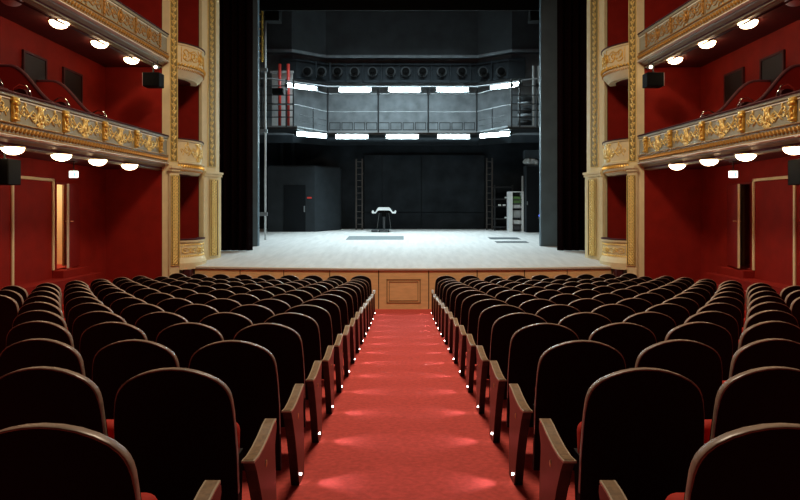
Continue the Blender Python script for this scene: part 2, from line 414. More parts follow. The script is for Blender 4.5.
# ---- relief ornaments (local x along the front, z up, -y outward)
def lyre():
    b = B()
    for m in (1, -1):
        b.stroke([(0, -.10), (m * .06, -.085), (m * .085, -.02), (m * .05, .05), (m * .055, .11), (m * .10, .145), (m * .125, .115)], .017, .022)
        b.stroke([(m * .03, -.06), (m * .03, .09)], .005, .014, taper=False)
        for a in (20, 45, -5, -28, -50): b.leaf(m * .08, -.03, math.radians(a if m > 0 else 180 - a), .15 - abs(a) * .0008, .016, .016)
        # crossed torch and flute, with a twig
        b.stroke([(m * .19, -.10), (m * .38, .09)], .015, .018); b.stroke([(m * .18, .07), (m * .38, -.09)], .013, .018)
        b.stroke([(m * .36, .08), (m * .42, .10), (m * .45, .06), (m * .42, .03), (m * .40, .055)], .012, .014)
        b.stroke([(m * .30, -.02), (m * .40, -.04), (m * .47, -.02), (m * .53, .03), (m * .56, .00)], .010, .012)
        for i in range(6):
            x = .30 + .045 * i; b.leaf(m * x, -.02 + .02 * math.sin(i), math.radians((60 if i % 2 else -60) if m > 0 else (120 if i % 2 else -120)), .06, .012, .012)
        b.leaf(m * .37, .10, math.radians(75 if m > 0 else 105), .06, .02, .02)
    b.stroke([(-.055, .085), (0, .095), (.055, .085)], .012, .018)
    b.stroke([(0, -.06), (0, .09)], .005, .014, taper=False)
    for a in range(-150, -29, 24): b.leaf(0, -.08, math.radians(a), .115, .018, .02)
    for a in (60, 90, 120): b.leaf(0, .09, math.radians(a), .07, .014, .016)
    b.ball((0, -.03, -.09), (.035, .025, .03)); b.ball((0, -.01, -.02), (.05, .022, .05))
    return b
def wreath():
    b = B()
    n = 14
    for i in range(n):
        a = 2 * PI * i / n; b.leaf(.11 * math.cos(a), .11 * math.sin(a), a + 1.9, .075, .018, .02)
        if i % 2: b.leaf(.13 * math.cos(a), .13 * math.sin(a), a, .075, .013, .014)
    b.ball((0, -.015, 0), (.07, .04, .085)); b.ball((0, -.03, .07), (.04, .03, .03)); b.stroke([(-.06, -.03), (0, -.06), (.06, -.03)], .014, .03)
    for m in (1, -1):
        b.stroke([(m * .14, -.05), (m * .26, -.10), (m * .36, -.02), (m * .30, .06), (m * .24, .02), (m * .29, -.02)], .014, .016)
        b.stroke([(m * .14, .06), (m * .27, .12), (m * .40, .07), (m * .50, .12), (m * .56, .06), (m * .51, .03)], .013, .015)
        b.stroke([(m * .36, -.03), (m * .46, -.11), (m * .56, -.06), (m * .52, .00), (m * .47, -.03)], .013, .015)
        for i in range(12):
            x = .18 + .033 * i; b.leaf(m * x, .05 * math.sin(i * 1.9), random.uniform(0, 2 * PI), .065, .012, .012)
        b.stroke([(m * .60, -.15), (m * .60, .15)], .008, .008, taper=False)
    return b
def console():
    """scrolled bracket, 0.14 wide 0.44 high"""
    b = B()
    b.box(-.06, .06, -.035, 0, -.20, .22, bev=.01)
    b.box(-.075, .075, -.065, 0, .17, .23, bev=.01)
    for m in (1, -1):
        b.stroke([(m * .05, .12), (m * .055, .02), (m * .04, -.10), (m * .05, -.17)], .014, .02, y0=-.03)
    for z, r in ((.13, .04), (-.15, .03)):
        b.tube([(-.065, -.05, z), (.065, -.05, z)], r, 10)
    for i in range(5): b.leaf(0, .10 - i * .055, -PI / 2 + (.5 if i % 2 else -.5), .09, .024, .02)
    for v in b.bm.verts: pass
    b.ball((0, -.06, .05), (.035, .03, .045)); b.ball((0, -.05, -.06), (.03, .025, .04))
    return b
def rosette(r=.03):
    b = B()
    for i in range(6): b.leaf(0, 0, i * PI / 3, r, r * .3, .012)
    b.ball((0, -.012, 0), r * .35); return b
mesh_cache = {}
def orn(fn, name, m, parent, pos, rz, scale=1.0):
    key = (fn.__name__, m)
    if key not in mesh_cache:
        b = fn(); bm = b.bm; bmesh.ops.recalc_face_normals(bm, faces=bm.faces[:])
        me = bpy.data.meshes.new(name); bm.to_mesh(me); bm.free(); me.materials.append(M[m])
        for p in me.polygons: p.use_smooth = True
        mesh_cache[key] = me
    o = bpy.data.objects.new(name, mesh_cache[key]); col.objects.link(o); o.parent = parent
    o.location = Vector(pos) - Vector(parent['_b']); o.rotation_euler = (0, 0, rz)
    o.scale = (scale, scale, scale) if not isinstance(scale, tuple) else scale
    return o
def rope(b, path, z, r, step, out, side):
    """row of slanted lobes along a plan path"""
    pts = [Vector((*p, 0)) for p in path]; acc = 0
    for i in range(len(pts) - 1):
        seg = pts[i + 1] - pts[i]; L = seg.length; d = seg / L; nn = Vector((d.y, -d.x, 0)) * side
        t = (-acc) % step
        while t < L:
            c = pts[i] + d * t + nn * out
            vs = b.ball((0, 0, 0), (step * .34, r * .8, r * 1.05))
            for v in vs:
                x, y, zz = v.co; x += zz * .55
                v.co = c + d * x + nn * y + Vector((0, 0, z + zz))
            t += step
        acc = (acc + L) % step
    return b

def balcony(sgn, level):
    side = 'left' if sgn < 0 else 'right'
    lo = level == 1
    zt, zb = (1.87, 1.045) if lo else (4.40, 3.58)
    rz = PI / 2 if sgn < 0 else -PI / 2
    rz += math.atan(.06) * (1 if sgn < 0 else -1) * -1
    y0 = 5.0 if lo else 8.0
    path = [(sgn * lx(y0), y0), (sgn * lx(15.33), 15.33)]
    sd = 1 if sgn < 0 else -1      # toward the centre of the hall
    base = (sgn * 6.4, 12, zb)
    t = empty('balcony', base, '%s %s balcony with gilded cream front' % ('lower' if lo else 'upper', side) + (' carrying lyre reliefs' if lo else ' carrying wreath reliefs'), 'balcony', 'balconies')
    h = .56 if lo else .42
    b = B(); b.sweep(path, [(-.10, zt), (.035, zt), (.035, zt - .05), (0, zt - .06), (0, zt - .44), (.02, zt - .45), (.02, zt - .64), (-.03, zt - .66), (-.05, zt - .72), (-.12, zt - .76), (-.12, zb), (-.22, zb), (-.22, zt - .10), (-.10, zt - .10)], side=sd)
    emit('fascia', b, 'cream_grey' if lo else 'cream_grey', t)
    b = B(); b.sweep(path, [(.0, zt - .070), (.012, zt - .072), (.014, zt - .090), (0, zt - .094)], side=sd); b.sweep(path, [(.018, zt - .655), (.06, zt - .655), (.06, zt - .672), (-.02, zt - .69)], side=sd); emit('moulding', b, 'pale', t)
    b = B(); b.sweep(path, [(-.14, zt), (.055, zt), (.06, zt + .018), (.03, zt + .04), (-.12, zt + .04), (-.15, zt + .02)], side=sd); emit('handrail', b, 'velvet_dark', t)
    b = B(); b.sweep(path, [(.02, zt - .455), (.045, zt - .46), (.045, zt - .475), (.02, zt - .485)], side=sd)
    rope(b, path, zt - .56, .052, .095, .035, sd)
    b.sweep(path, [(.02, zt - .625), (.05, zt - .63), (.05, zt - .645), (.02, zt - .655)], side=sd)
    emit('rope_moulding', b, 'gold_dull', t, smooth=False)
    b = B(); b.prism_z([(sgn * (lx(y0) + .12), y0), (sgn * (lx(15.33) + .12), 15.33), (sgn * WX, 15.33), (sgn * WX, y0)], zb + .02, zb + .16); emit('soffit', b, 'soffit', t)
    # flat cream band and edge line of the soffit
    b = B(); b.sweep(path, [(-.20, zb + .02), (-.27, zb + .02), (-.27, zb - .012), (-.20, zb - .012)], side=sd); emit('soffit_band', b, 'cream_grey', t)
    for d in GRID:
        if d < y0: continue
        dd = d if d < 15 else 14.93
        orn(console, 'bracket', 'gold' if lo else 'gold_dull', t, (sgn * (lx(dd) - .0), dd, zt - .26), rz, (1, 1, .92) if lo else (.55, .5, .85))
    for a, c in zip(GRID[:-1], GRID[1:]):
        d = (a + c) / 2
        if d < y0: continue
        if lo: orn(lyre, 'lyre_relief', 'gold_pale', t, (sgn * lx(d), d, zt - .265), rz, (1.02, 1, 1.12))
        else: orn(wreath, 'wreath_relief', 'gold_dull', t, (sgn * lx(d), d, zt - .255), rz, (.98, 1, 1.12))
    if lo:
        for d in (9.79, 11.12, 12.43):      # box dividers sweeping down to the rail
            b = B(); x0 = lx(d) + .1; n = 14; top = []
            for i in range(n + 1):
                u = i / n; top.append((sgn * (x0 + (WX - x0) * u), 1.92 + .70 * (0.5 - 0.5 * math.cos(PI * min(1, u * 1.35)))))
            b.prism_y([(sgn * x0, zb + .16)] + top + [(sgn * WX, zb + .16)], d - .04, d + .04)
            emit('box_divider', b, 'red_wall', t)
            b = B(); b.tube([(x, d, z) for x, z in top], .045, 8); emit('divider_rail', b, 'velvet_dark', t, smooth=True)
    # dark open doorways on the side wall above the lower balcony
    return t
for sgn in (-1, 1):
    for lv in (1, 2): balcony(sgn, lv)
n = 3
for sgn, side in ((-1, 'left'), (1, 'right')):
    for y0, y1 in ((12.0, 12.7), (13.42, 14.12)):
        d = empty('door_%d' % n, (sgn * (WX - .01), (y0 + y1) / 2, 1.21), None, None); d['kind'] = 'structure'; n += 1
        b = B(); b.box(sgn * (WX - .03), sgn * (WX + .02), y0, y1, 1.21, 3.1); emit('door_leaf', b, 'door_dark', d)  # dark panel fills the opening, its shade put into the colour
        b = B()
        for q in ((y0 - .05, y0, 1.21, 3.15), (y1, y1 + .05, 1.21, 3.15), (y0, y1, 3.1, 3.15)): b.box(sgn * (WX - .045), sgn * (WX + .02), *q)
        emit('door_frame', b, 'velvet_dark', d)

# balcony chairs with polished rails
def make_bchair():
    o = bpy.data.objects.new('balcony_chair', None); col.objects.link(o); o['_b'] = [0, 0, 0]
    b = B(); ol = [(-.22, .42)] + [(-.22 * math.cos(PI * i / 12), .68 + .12 * math.sin(PI * i / 12)) for i in range(13)] + [(.22, .42)]
    ol = [(x, z + (.13 if z > .5 else 0)) for x, z in ol]
    b.prism_y(ol, -.05, .03); emit('backrest', b, 'velvet_dark', o, local=True)
    b = B(); b.box(-.22, .22, -.03, .40, .38, .47, bev=.03); emit('seat', b, 'velvet_dark', o, local=True, smooth=True)
    for sx in (-.19, .19):
        for y in (0, .36):
            b = B(); b.tube([(sx, y, 0), (sx, y, .39)], .016, 6); emit('leg', b, 'panel_edge', o, local=True)
    b = B(); b.tube([(-.25, .02, .66), (-.24, 0, .84), (-.17, -.02, .97), (0, -.03, 1.01), (.17, -.02, .97), (.24, 0, .84), (.25, .02, .66)], .016, 8); emit('top_rail', b, 'chrome', o, smooth=True, local=True)
    return o
bc = make_bchair(); first = True
for sgn, side in ((-1, 'left'), (1, 'right')):
    for i, d in enumerate((10.0, 10.75, 12.0, 13.5)):
        o = bc if first else copy_tree(bc); first = False
        o.location = (sgn * 6.66, d, 1.207 + E); o.rotation_euler = (0, 0, sgn * .45)
        tag(o, 'dark red balcony chair behind the %s lower balcony rail, %s' % (side, ['closest to the picture edge', 'second from the picture edge', 'third from the picture edge', 'closest to the stage boxes'][i]), 'chair', 'balcony chairs')

# ceiling lamps under the balconies
def make_lamp():
    o = bpy.data.objects.new('ceiling_lamp', None); col.objects.link(o); o['_b'] = [0, 0, 0]
    b = B(); b.tube([(0, 0, 0), (0, 0, -.018)], .185, 24); emit('rim', b, 'brass', o, smooth=False, local=True)
    b = B(); rings = []
    for i in range(7):
        a = PI / 2 * i / 6; r = .17 * math.cos(a) + .0005; z = -.018 - .115 * math.sin(a)
        rings.append([b.bm.verts.new((r * math.cos(2 * PI * k / 20), r * math.sin(2 * PI * k / 20), z)) for k in range(20)])
    for i in range(6):
        for k in range(20): b.bm.faces.new((rings[i][k], rings[i][(k + 1) % 20], rings[i + 1][(k + 1) % 20], rings[i + 1][k]))
    b.bm.faces.new(rings[-1]); b.bm.faces.new(rings[0])
    emit('glass_dome', b, 'dome', o, smooth=True, local=True)
    return o
lp = make_lamp(); first = True
nm = ['nearest the picture edge', 'second from the picture edge', 'third from the picture edge', 'nearest the stage']
for sgn, side in ((-1, 'left'), (1, 'right')):
    for lv, z, pts in (('lower', 1.065, [(6.37, 10.05), (6.27, 11.30), (6.17, 12.45), (6.08, 13.7)]), ('upper', 3.60, [(6.60, 10.38), (6.50, 11.65), (6.42, 13.05), (6.36, 14.45)])):
        for i, (x, y) in enumerate(pts):
            o = lp if first else copy_tree(lp); first = False
            o.location = (sgn * x, y, z + E)
            if lv == 'upper' and i == 0:
                for ch in o.children:
                    if ch.name.startswith('glass'):
                        ch.data = ch.data.copy(); ch.data.materials[0] = M['opal_off']
            tag(o, ('unlit' if (lv == 'upper' and i == 0) else 'lit white') + ' dome lamp under the %s %s balcony, %s' % (lv, side, nm[i]), 'ceiling lamp', 'dome lamps under the balconies')

# ------------------------------------------------------------------ proscenium boxes
PP = [(6.05, 15.35), (5.82, 15.35), (5.69, 15.58), (5.545, 17.0), (5.47, 17.2), (5.33, 17.6), (5.30, 17.8), (5.45, 17.95)]
def strip_relief(kind, length, w):
    """vertical ornamental strip, local x across, z up from 0"""
    b = B(); n = int(length / .16) ; st = length / n
    if kind == 'lattice':
        for m in (1, -1):
            for ph in (0, 1):
                pts = [(m * w * .36 * math.sin((i + ph * 2) * PI / 4), i * st / 4) for i in range(4 * n + 1)]
                b.stroke(pts, .019, .014, taper=False, n=5)
        for i in range(n * 2): b.ball((0, -.012, (i + .5) * st / 2), (.016, .012, .022))
    else:
        pts = [(w * .20 * math.sin(i * PI / 2), i * st / 2) for i in range(2 * n + 1)]
        b.stroke(pts, .010, .010, taper=False, n=5)
        for i in range(n):
            z = (i + .5) * st; m = 1 if i % 2 else -1
            b.leaf(0, z - .04, math.radians(90 - m * 35), .13, .026, .016); b.leaf(0, z, math.radians(90 + m * 60), .08, .018, .014)
            b.ball((m * w * .12, -.012, z + .05), (.02, .014, .026))
    return b
def rail_frame(b, w, z0, z1, t=.014):
    for m in (1, -1): b.box(m * w / 2 - t / 2, m * w / 2 + t / 2, -.014, 0, z0, z1)
    b.box(-w / 2, w / 2, -.014, 0, z0 - t / 2, z0 + t / 2); b.box(-w / 2, w / 2, -.014, 0, z1 - t / 2, z1 + t / 2)
def place_strip(sgn, a, c, z0, z1, kind, parent, wf=.80, out=.0):
    ax, ay = sgn * a[0], a[1]; cx, cy = sgn * c[0], c[1]
    dx, dy = cx - ax, cy - ay; L = math.hypot(dx, dy); w = L * wf
    # outward normal points to the hall centre / audience
    if sgn < 0: ang = math.atan2(dy, dx)
    else: ang = math.atan2(-dy, -dx)
    nx, ny = math.sin(ang), -math.cos(ang)
    mid = ((ax + cx) / 2 + nx * (.004 + out), (ay + cy) / 2 + ny * (.004 + out))
    fr = B(); rail_frame(fr, w, .02, z1 - z0 - .02)
    rel = strip_relief(kind, z1 - z0 - .08, w * .85)
    pl_ = B(); pl_.box(-w / 2, w / 2, -.006, .0, .02, z1 - z0 - .02)
    for nmx, bb, mm, dz in (('strip_ground', pl_, 'strip_lattice' if kind == 'lattice' else 'strip_vine', 0), ('gilt_frame', fr, 'gold_pale', 0), ('gilt_relief', rel, 'gold_pale', .04)):
        o = emit(nmx, bb, mm, parent, local=True, smooth=nmx == 'gilt_relief')
        o.location = Vector((mid[0], mid[1], z0 + dz)) - Vector(parent['_b']); o.rotation_euler = (0, 0, ang)
def offp(p, o, sgn):    # push a plan point toward the hall centre
    return (sgn * (p[0] - o), p[1] - o * .35)
for sgn, side in ((-1, 'left'), (1, 'right')):
    sd = 1 if sgn < 0 else -1
    base = (sgn * 5.8, 16.4, -2.46)
    t = empty('proscenium_boxes', base, 'tiered cream and gold stage boxes on the %s of the stage opening' % side, 'stage boxes', 'proscenium boxes')
    mp = lambda p: (sgn * p[0], p[1])
    # near pilaster (flat part + splayed strip) and far pilaster
    near = [(5.99, 15.33), (5.82, 15.35), (5.69, 15.58), (5.75, 15.75), (6.05, 15.8)]
    far = [(5.63, 17.02), (5.545, 17.0), (5.47, 17.2), (5.33, 17.6), (5.30, 17.8), (5.45, 17.95), (6.2, 17.95), (5.75, 17.4)]
    b = B(); b.prism_z([mp(p) for p in near], -2.46, 8.6); emit('near_pilaster', b, 'cream', t)
    b = B(); b.prism_z([mp(p) for p in far], -1.5, 8.6); emit('far_pilaster', b, 'cream', t)
    # thicker ground floor piers with capitals
    def grow(ps, o): return [(sgn * (p[0] - (o if p[0] < 5.98 else 0)), p[1] - (o * .9 if p[0] >= 5.5 and p[1] < 16 else 0)) for p in ps]
    b = B(); b.prism_z(grow([(5.86, 15.35), (5.82, 15.35), (5.69, 15.58), (5.75, 15.75), (5.86, 15.8)], .05), -2.46, 1.02)
    b.prism_z(grow([(5.90, 15.35), (5.82, 15.35), (5.69, 15.58), (5.75, 15.75), (5.90, 15.8)], .09), 1.02, 1.09)
    b.prism_z(grow([(5.90, 15.35), (5.82, 15.35), (5.69, 15.58), (5.75, 15.75), (5.90, 15.8)], .12), 1.09, 1.15)
    emit('near_pier', b, 'cream', t)
    b = B(); b.prism_z(grow(far, .05), -1.5, 1.0); b.prism_z(grow(far, .09), 1.0, 1.07); b.prism_z(grow(far, .12), 1.07, 1.13)
    emit('far_pier', b, 'cream', t)
    place_strip(sgn, (5.80, 15.30), (5.655, 15.545), -1.35, .93, 'lattice', t, .86, .04)
    place_strip(sgn, (5.42, 17.2), (5.28, 17.6), -1.25, .93, 'lattice', t, .86, .02)
    place_strip(sgn, (5.82, 15.35), (5.69, 15.58), 1.25, 8.4, 'vine', t, .80)
    place_strip(sgn, (5.47, 17.2), (5.33, 17.6), 1.25, 8.4, 'vine', t, .80)
    # box interiors
    b = B()
    b.box(sgn * 6.9, sgn * 7.0, 15.5, 17.95, -1.4, 8.6)                       # back
    b.box(sgn * 5.80, sgn * 7.0, 15.5, 15.62, -1.4, 8.6); b.box(sgn * 5.60, sgn * 7.0, 17.06, 17.2, -1.4, 8.6)
    emit('box_lining', b, 'red_wall', t)
    b = B()
    for z0, z1 in ((-1.40, -1.25), (.97, 1.20), (3.48, 3.62), (6.6, 6.75)): b.box(sgn * 5.78, sgn * 6.9, 15.6, 17.2, z0, z1)
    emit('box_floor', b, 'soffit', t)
    # bowed fronts
    a = Vector((sgn * 5.70, 15.60)); c = Vector((sgn * 5.56, 17.0)); d = (c - a); nn = Vector((d.y, -d.x)).normalized() * sd
    def bow(depth, n=16): return [tuple(a + d * (i / n) + nn * depth * math.sin(PI * i / n) ** .8) for i in range(n + 1)]
    def front(zt, zb, depth, beads, nm_, lip=0, soff=None):
        pth = bow(depth)
        b = B(); b.sweep(pth, [(-.12, zt), (.03, zt), (.03, zt - .04), (0, zt - .05), (0, zb + .03), (.03, zb + .02), (.03, zb), (-.12, zb)], side=sd); emit(nm_, b, 'cream', t, smooth=False)
        b = B(); b.sweep(pth, [(-.13, zt), (.05, zt), (.05, zt + .03), (-.13, zt + .03)], side=sd); emit('box_rail', b, 'velvet_dark', t)
        for z, r in beads:
            b = B(); rope(b, pth, z, r, .085, .03, sd); emit('bead_moulding', b, 'gold', t)
        return pth
    def scrolls(pth, z, s, m='gold_pale', fn=wreath, sz=(.75, 1, 1)):
        mid = Vector(pth[len(pth) // 2]); ang = math.atan2(d.y, d.x) if sgn < 0 else math.atan2(-d.y, -d.x)
        b = fn(); L = d.length
        # bend the relief round the bow
        for v in b.bm.verts:
            u = min(1, max(0, .5 + v.co.x * sz[0] / L * (1 if sgn < 0 else -1)))
            i = min(len(pth) - 2, int(u * (len(pth) - 1))); f = u * (len(pth) - 1) - i
            p0 = Vector(pth[i]); p1 = Vector(pth[i + 1]); q = p0.lerp(p1, f); tt = (p1 - p0).normalized(); n2 = Vector((tt.y, -tt.x)) * sd
            q = q + n2 * (-v.co.y)
            v.co = Vector((q.x, q.y, z + v.co.z * sz[2]))
        emit('gilt_relief', b, m, t, smooth=True)
    p2 = front(4.28, 3.74, .28, [(3.74, .05)], 'box_front'); scrolls(p2, 4.0, 1, 'gold', wreath, (1.05, 1, 1.25))
    b = B(); b.sweep(bow(.25), [(-.12, 3.70), (.03, 3.70), (.02, 3.62), (-.08, 3.50), (-.14, 3.44), (-.30, 3.44), (-.30, 3.70)], side=sd); emit('box_apron', b, 'cream', t)
    b = B(); rope(b, bow(.25), 3.64, .035, .06, .02, sd); emit('bead_moulding', b, 'gold_dull', t)
    p1 = front(1.85, 1.28, .22, [], 'box_front'); scrolls(p1, 1.57, 1, 'gold_pale', lyre, (1.15, 1, 1.45))
    b = B(); b.sweep(bow(.22), [(-.3, 1.28), (.06, 1.28), (.06, 1.24), (.02, 1.22), (.02, 1.10), (-.02, 1.05), (-.10, .98), (-.3, .98)], side=sd); emit('box_entablature', b, 'cream', t)
    b = B(); rope(b, bow(.22), 1.17, .05, .075, .03, sd); emit('bead_moulding', b, 'gold', t)
    b = B(); rope(b, bow(.20), 1.06, .03, .05, .0, sd); emit('bead_moulding', b, 'gold_dull', t)
    # ground level box: front stands on the stage
    pth = bow(.26)
    b = B(); b.sweep(pth, [(-.12, -.72), (.05, -.72), (.05, -.77), (.01, -.79), (.0, -1.12), (.06, -1.22), (.10, -1.30), (.10, -1.46), (-.12, -1.46)], side=sd); emit('box_front', b, 'cream', t)
    b = B(); b.sweep(pth, [(-.14, -.72), (.06, -.72), (.06, -.69), (-.14, -.69)], side=sd); emit('box_rail', b, 'velvet_dark', t)
    for zz, oo in ((-.84, .01), (-1.13, .02)):
        b = B(); rope(b, pth, zz, .03, .06, oo, sd); emit('bead_moulding', b, 'gold_pale', t)
    scrolls(pth, -.99, 1, 'gold_pale', wreath, (1.1, 1, .62))
    # foundation block under the ground box, beside the stage apron
    b = B(); b.prism_z([(sgn * 5.45, 15.95), (sgn * 5.9, 15.95), (sgn * 6.2, 17.9), (sgn * 5.45, 17.9)], -2.46, -1.42); emit('plinth', b, 'lip', t)

# ------------------------------------------------------------------ stage
RS = 40.0
def sf(x): return 15.6 + RS - math.sqrt(RS * RS - x * x)
XE = 5.40
arc = [(-XE + 2 * XE * i / 40, sf(-XE + 2 * XE * i / 40)) for i in range(41)]
b = B(); b.prism_z(arc + [(XE, 17.9), (8.2, 17.9), (8.2, 28.3), (-8.2, 28.3), (-8.2, 17.9), (-XE, 17.9)], lambda x, y: STZ(y) - .055, lambda x, y: STZ(y))
bmesh.ops.triangulate(b.bm, faces=[f for f in b.bm.faces if len(f.verts) > 4])
struct('floor_stage', b, 'floor_board')
b = B(); b.sweep(arc, [(0, STZ(15.6) - .06), (.03, STZ(15.6) - .055), (.035, STZ(15.6) - .01), (.0, STZ(15.6) + .002), (-.04, STZ(15.6) + .002), (-.04, STZ(15.6) - .06)], side=1)
for v in b.bm.verts: v.co.z += (v.co.y - 15.6) * .0514
struct('trim_stage_lip', b, 'lip')
# stage front panelling
t = empty('stage_apron', (0, 15.6, -2.46), 'honey wood panelled front wall below the stage lip', 'stage front')
edges_px = [-207 + 0, -165, -120, -73.5, -24.5, 25.5, 74, 122, 166, 207]
xs = [p / F * 15.65 for p in edges_px]; xs[0] = -XE; xs[-1] = XE
for i in range(len(xs) - 1):
    x0, x1 = xs[i] + .012, xs[i + 1] - .012; n = 6
    pa = [(x0 + (x1 - x0) * k / n, sf(x0 + (x1 - x0) * k / n) + .03) for k in range(n + 1)]
    b = B(); b.sweep(pa, [(0, -2.50), (.02, -2.50), (.02, STZ(15.6) - .065), (0, STZ(15.6) - .065)], side=1); pn = emit('panel', b, 'oak', t)
    if i == 4:
        b = B()
        def fr(xa, xb, za, zb_, w, y):
            b.box(xa, xb, y - .012, y, zb_ - w, zb_); b.box(xa, xb, y - .012, y, za, za + w); b.box(xa, xa + w, y - .012, y, za, zb_); b.box(xb - w, xb, y - .012, y, za, zb_)
        fr(-.42, .44, -2.31, -1.70, .022, 15.612); fr(-.36, .38, -2.25, -1.76, .014, 15.612)
        emit('panel_moulding', b, 'oak_dark', pn)
b = B(); b.sweep([(x, y + .04) for x, y in arc], [(0, -2.5), (-.03, -2.5), (-.03, STZ(15.6) - .07), (0, STZ(15.6) - .07)], side=1); emit('backing', b, 'joint', t)
for sgn, side in ((-1, 'left'), (1, 'right')):
    b = B(); b.box(sgn * 5.42, sgn * 5.60, 15.66, 15.9, fl(15.8), -1.46, bev=.01); b.box(sgn * 5.45, sgn * 5.57, 15.64, 15.67, -1.9, -1.52)
    tag(emit('corner_box', b, 'velvet_dark'), 'small dark cabinet at the %s end of the stage front' % side, 'cabinet', 'stage corner cabinets')

# curtains, portal and header
def curtain(x0, x1, y, z0, z1, n=60, amp=.09, wl=.24):
    b = B(); f = []
    for i in range(n * 2 + 1):
        x = x0 + (x1 - x0) * i / (2 * n); f.append((x, y + amp * math.sin(2 * PI * x / wl) + .03 * math.sin(x * 9.1)))
    b.sweep(f, [(-.012, z0), (.012, z0), (.012, z1), (-.012, z1)]); return b
for sgn, side in ((-1, 'left'), (1, 'right')):
    xi = 4.74 if sgn < 0 else 4.86
    b = curtain(sgn * xi, sgn * 7.2, 19.35, STZ(19.35) + .02, 9.6); tag(emit('stage_curtain', b, 'curtain', smooth=True), 'dark maroon house curtain gathered at the %s of the stage opening' % side, 'curtain', 'house curtains')
    xa, xb = (4.87, 5.36) if sgn < 0 else (4.63, 5.14)
    b = B(); b.box(sgn * xa, sgn * (xb + 1.0), 20.7, 20.95, STZ(20.7) + .004, 9.6, bev=.006); pass
    tag(emit('portal_tower', b, 'portal'), 'tall dark grey portal flat at the %s of the stage' % side, 'stage flat', 'portal flats')
b = B(); b.box(-8.19, 8.19, 21.65, 21.75, 7.13, 9.6); b.box(-8.19, 8.19, 21.6, 21.66, 7.06, 7.16)
tag(emit('header_border', b, 'black'), 'black border drape across the top of the stage opening', 'border drape')
b = B(); b.box(-8.2, 8.2, 17.8, 17.95, 7.9, 9.6); struct('wall_above_stage', b, 'cream')
for sgn, side, xa, xb in ((-1, 'left', 4.92, 4.42), (1, 'right', 4.55, 4.95)):
    b = B(); b.box(sgn * xa, sgn * xb, 22.0, 22.5, 6.86, 8.6, bev=.01); b.box(sgn * xa, sgn * xb, 21.99, 22.0, 6.83, 6.88)
    tag(emit('hanging_housing', b, 'black'), 'black housing hanging at the top %s corner of the stage' % side, 'housing', 'hanging housings')

# backstage walls
for sgn, side in ((-1, 'left'), (1, 'right')):
    b = B(); b.box(sgn * 8.2, sgn * 8.35, 17.95, 28.5, -1.6, 9.6); b.box(sgn * 7.0, sgn * 8.2, 17.8, 17.95, -1.6, 9.6); struct('wall_stage_' + side, b, 'wall_dark')
b = B(); b.box(-8.2, 8.2, 28.2, 28.35, -1.2, 6.8)
struct('wall_stage_back', b, 'wall_dark')
bay = [(-8.2, 26.6), (-4.74, 26.6), (-3.42, 27.5), (3.36, 27.5), (4.68, 26.6), (8.2, 26.6)]
b = B(); b.sweep(bay, [(0, 3.32), (-.12, 3.32), (-.12, 6.8), (0, 6.8)], side=1); struct('wall_gallery', b, 'wall_mid')
b = B(); b.sweep(bay, [(0, 2.99), (-.12, 2.99), (-.12, 3.32), (0, 3.32)], side=1); struct('trim_gallery_base', b, 'booth')  # same gallery wall below the deck, its shade painted as a darker band
up = [(-8.2, 26.0), (-4.68, 26.0), (-3.37, 27.0), (3.30, 27.0), (4.60, 26.0), (8.2, 26.0)]
b = B(); b.sweep(up, [(0, 6.80), (-1.3, 6.80), (-1.3, 10.2), (0, 10.2)], side=1); struct('wall_upper_stage', b, 'wall_grey')
b = B(); b.sweep(up, [(.05, 6.74), (-.02, 6.74), (-.02, 6.86), (.05, 6.86)], side=1); struct('trim_upper_wall', b, 'wall_mid')
# central dark wall panels and shadow gap
wp = empty('back_panel', (.4, 28.1, STZ(28.0)), 'black panelled scenery wall at the back centre of the stage', 'scenery wall')
for x0, x1, z0, z1 in ((-1.75, -.95, .0, 2.6), (-.93, .85, .0, 2.6), (.87, 3.72, .0, 2.6), (-1.75, .85, -.77, -.03), (.87, 3.72, -.77, -.03)):
    b = B(); b.box(x0, x1, 28.05, 28.12, z0, z1, bev=.006); emit('panel', b, 'wall_dark', wp)

# beam with round openings
up2 = [(-5.2, 26.2), (-4.55, 26.35), (-3.32, 27.2), (3.26, 27.2), (4.5, 26.35), (5.2, 26.2)]
t = empty('lamp_beam', (0, 27.0, 5.73), 'dark horizontal beam with a row of round black fittings above the gallery', 'beam')
b = B(); b.sweep(up2, [(0, 5.73), (-.10, 5.73), (-.10, 6.52), (0, 6.52)], side=1); b.sweep(up2, [(.05, 5.70), (0, 5.70), (0, 5.80), (.05, 5.80)], side=1); b.sweep(up2, [(.05, 6.46), (0, 6.46), (0, 6.54), (.05, 6.54)], side=1); emit('beam', b, 'booth', t)
for px in (307, 321, 337, 354, 372, 390, 405, 422, 441, 461, 482, 500):
    d = 27.18 if 328 < px < 478 else (26.8 if 315 < px < 490 else 26.5)
    x = X(px, d); z = Zr(72, d)
    b = B()
    b.tube([(x, d - .10, z), (x, d + .02, z)], .22, 20); fb = emit('round_fitting', b, 'wall_grey', t)
    b = B(); b.tube([(x, d - .16, z), (x, d - .09, z)], .16, 18); b.tube([(x, d - .20, z), (x, d - .15, z)], .07, 12); emit('lens', b, 'black', fb)
    b = B(); b.box(x + .36, x + .39, d - .14, d, 5.75, 6.5); emit('rib', b, 'booth', t)

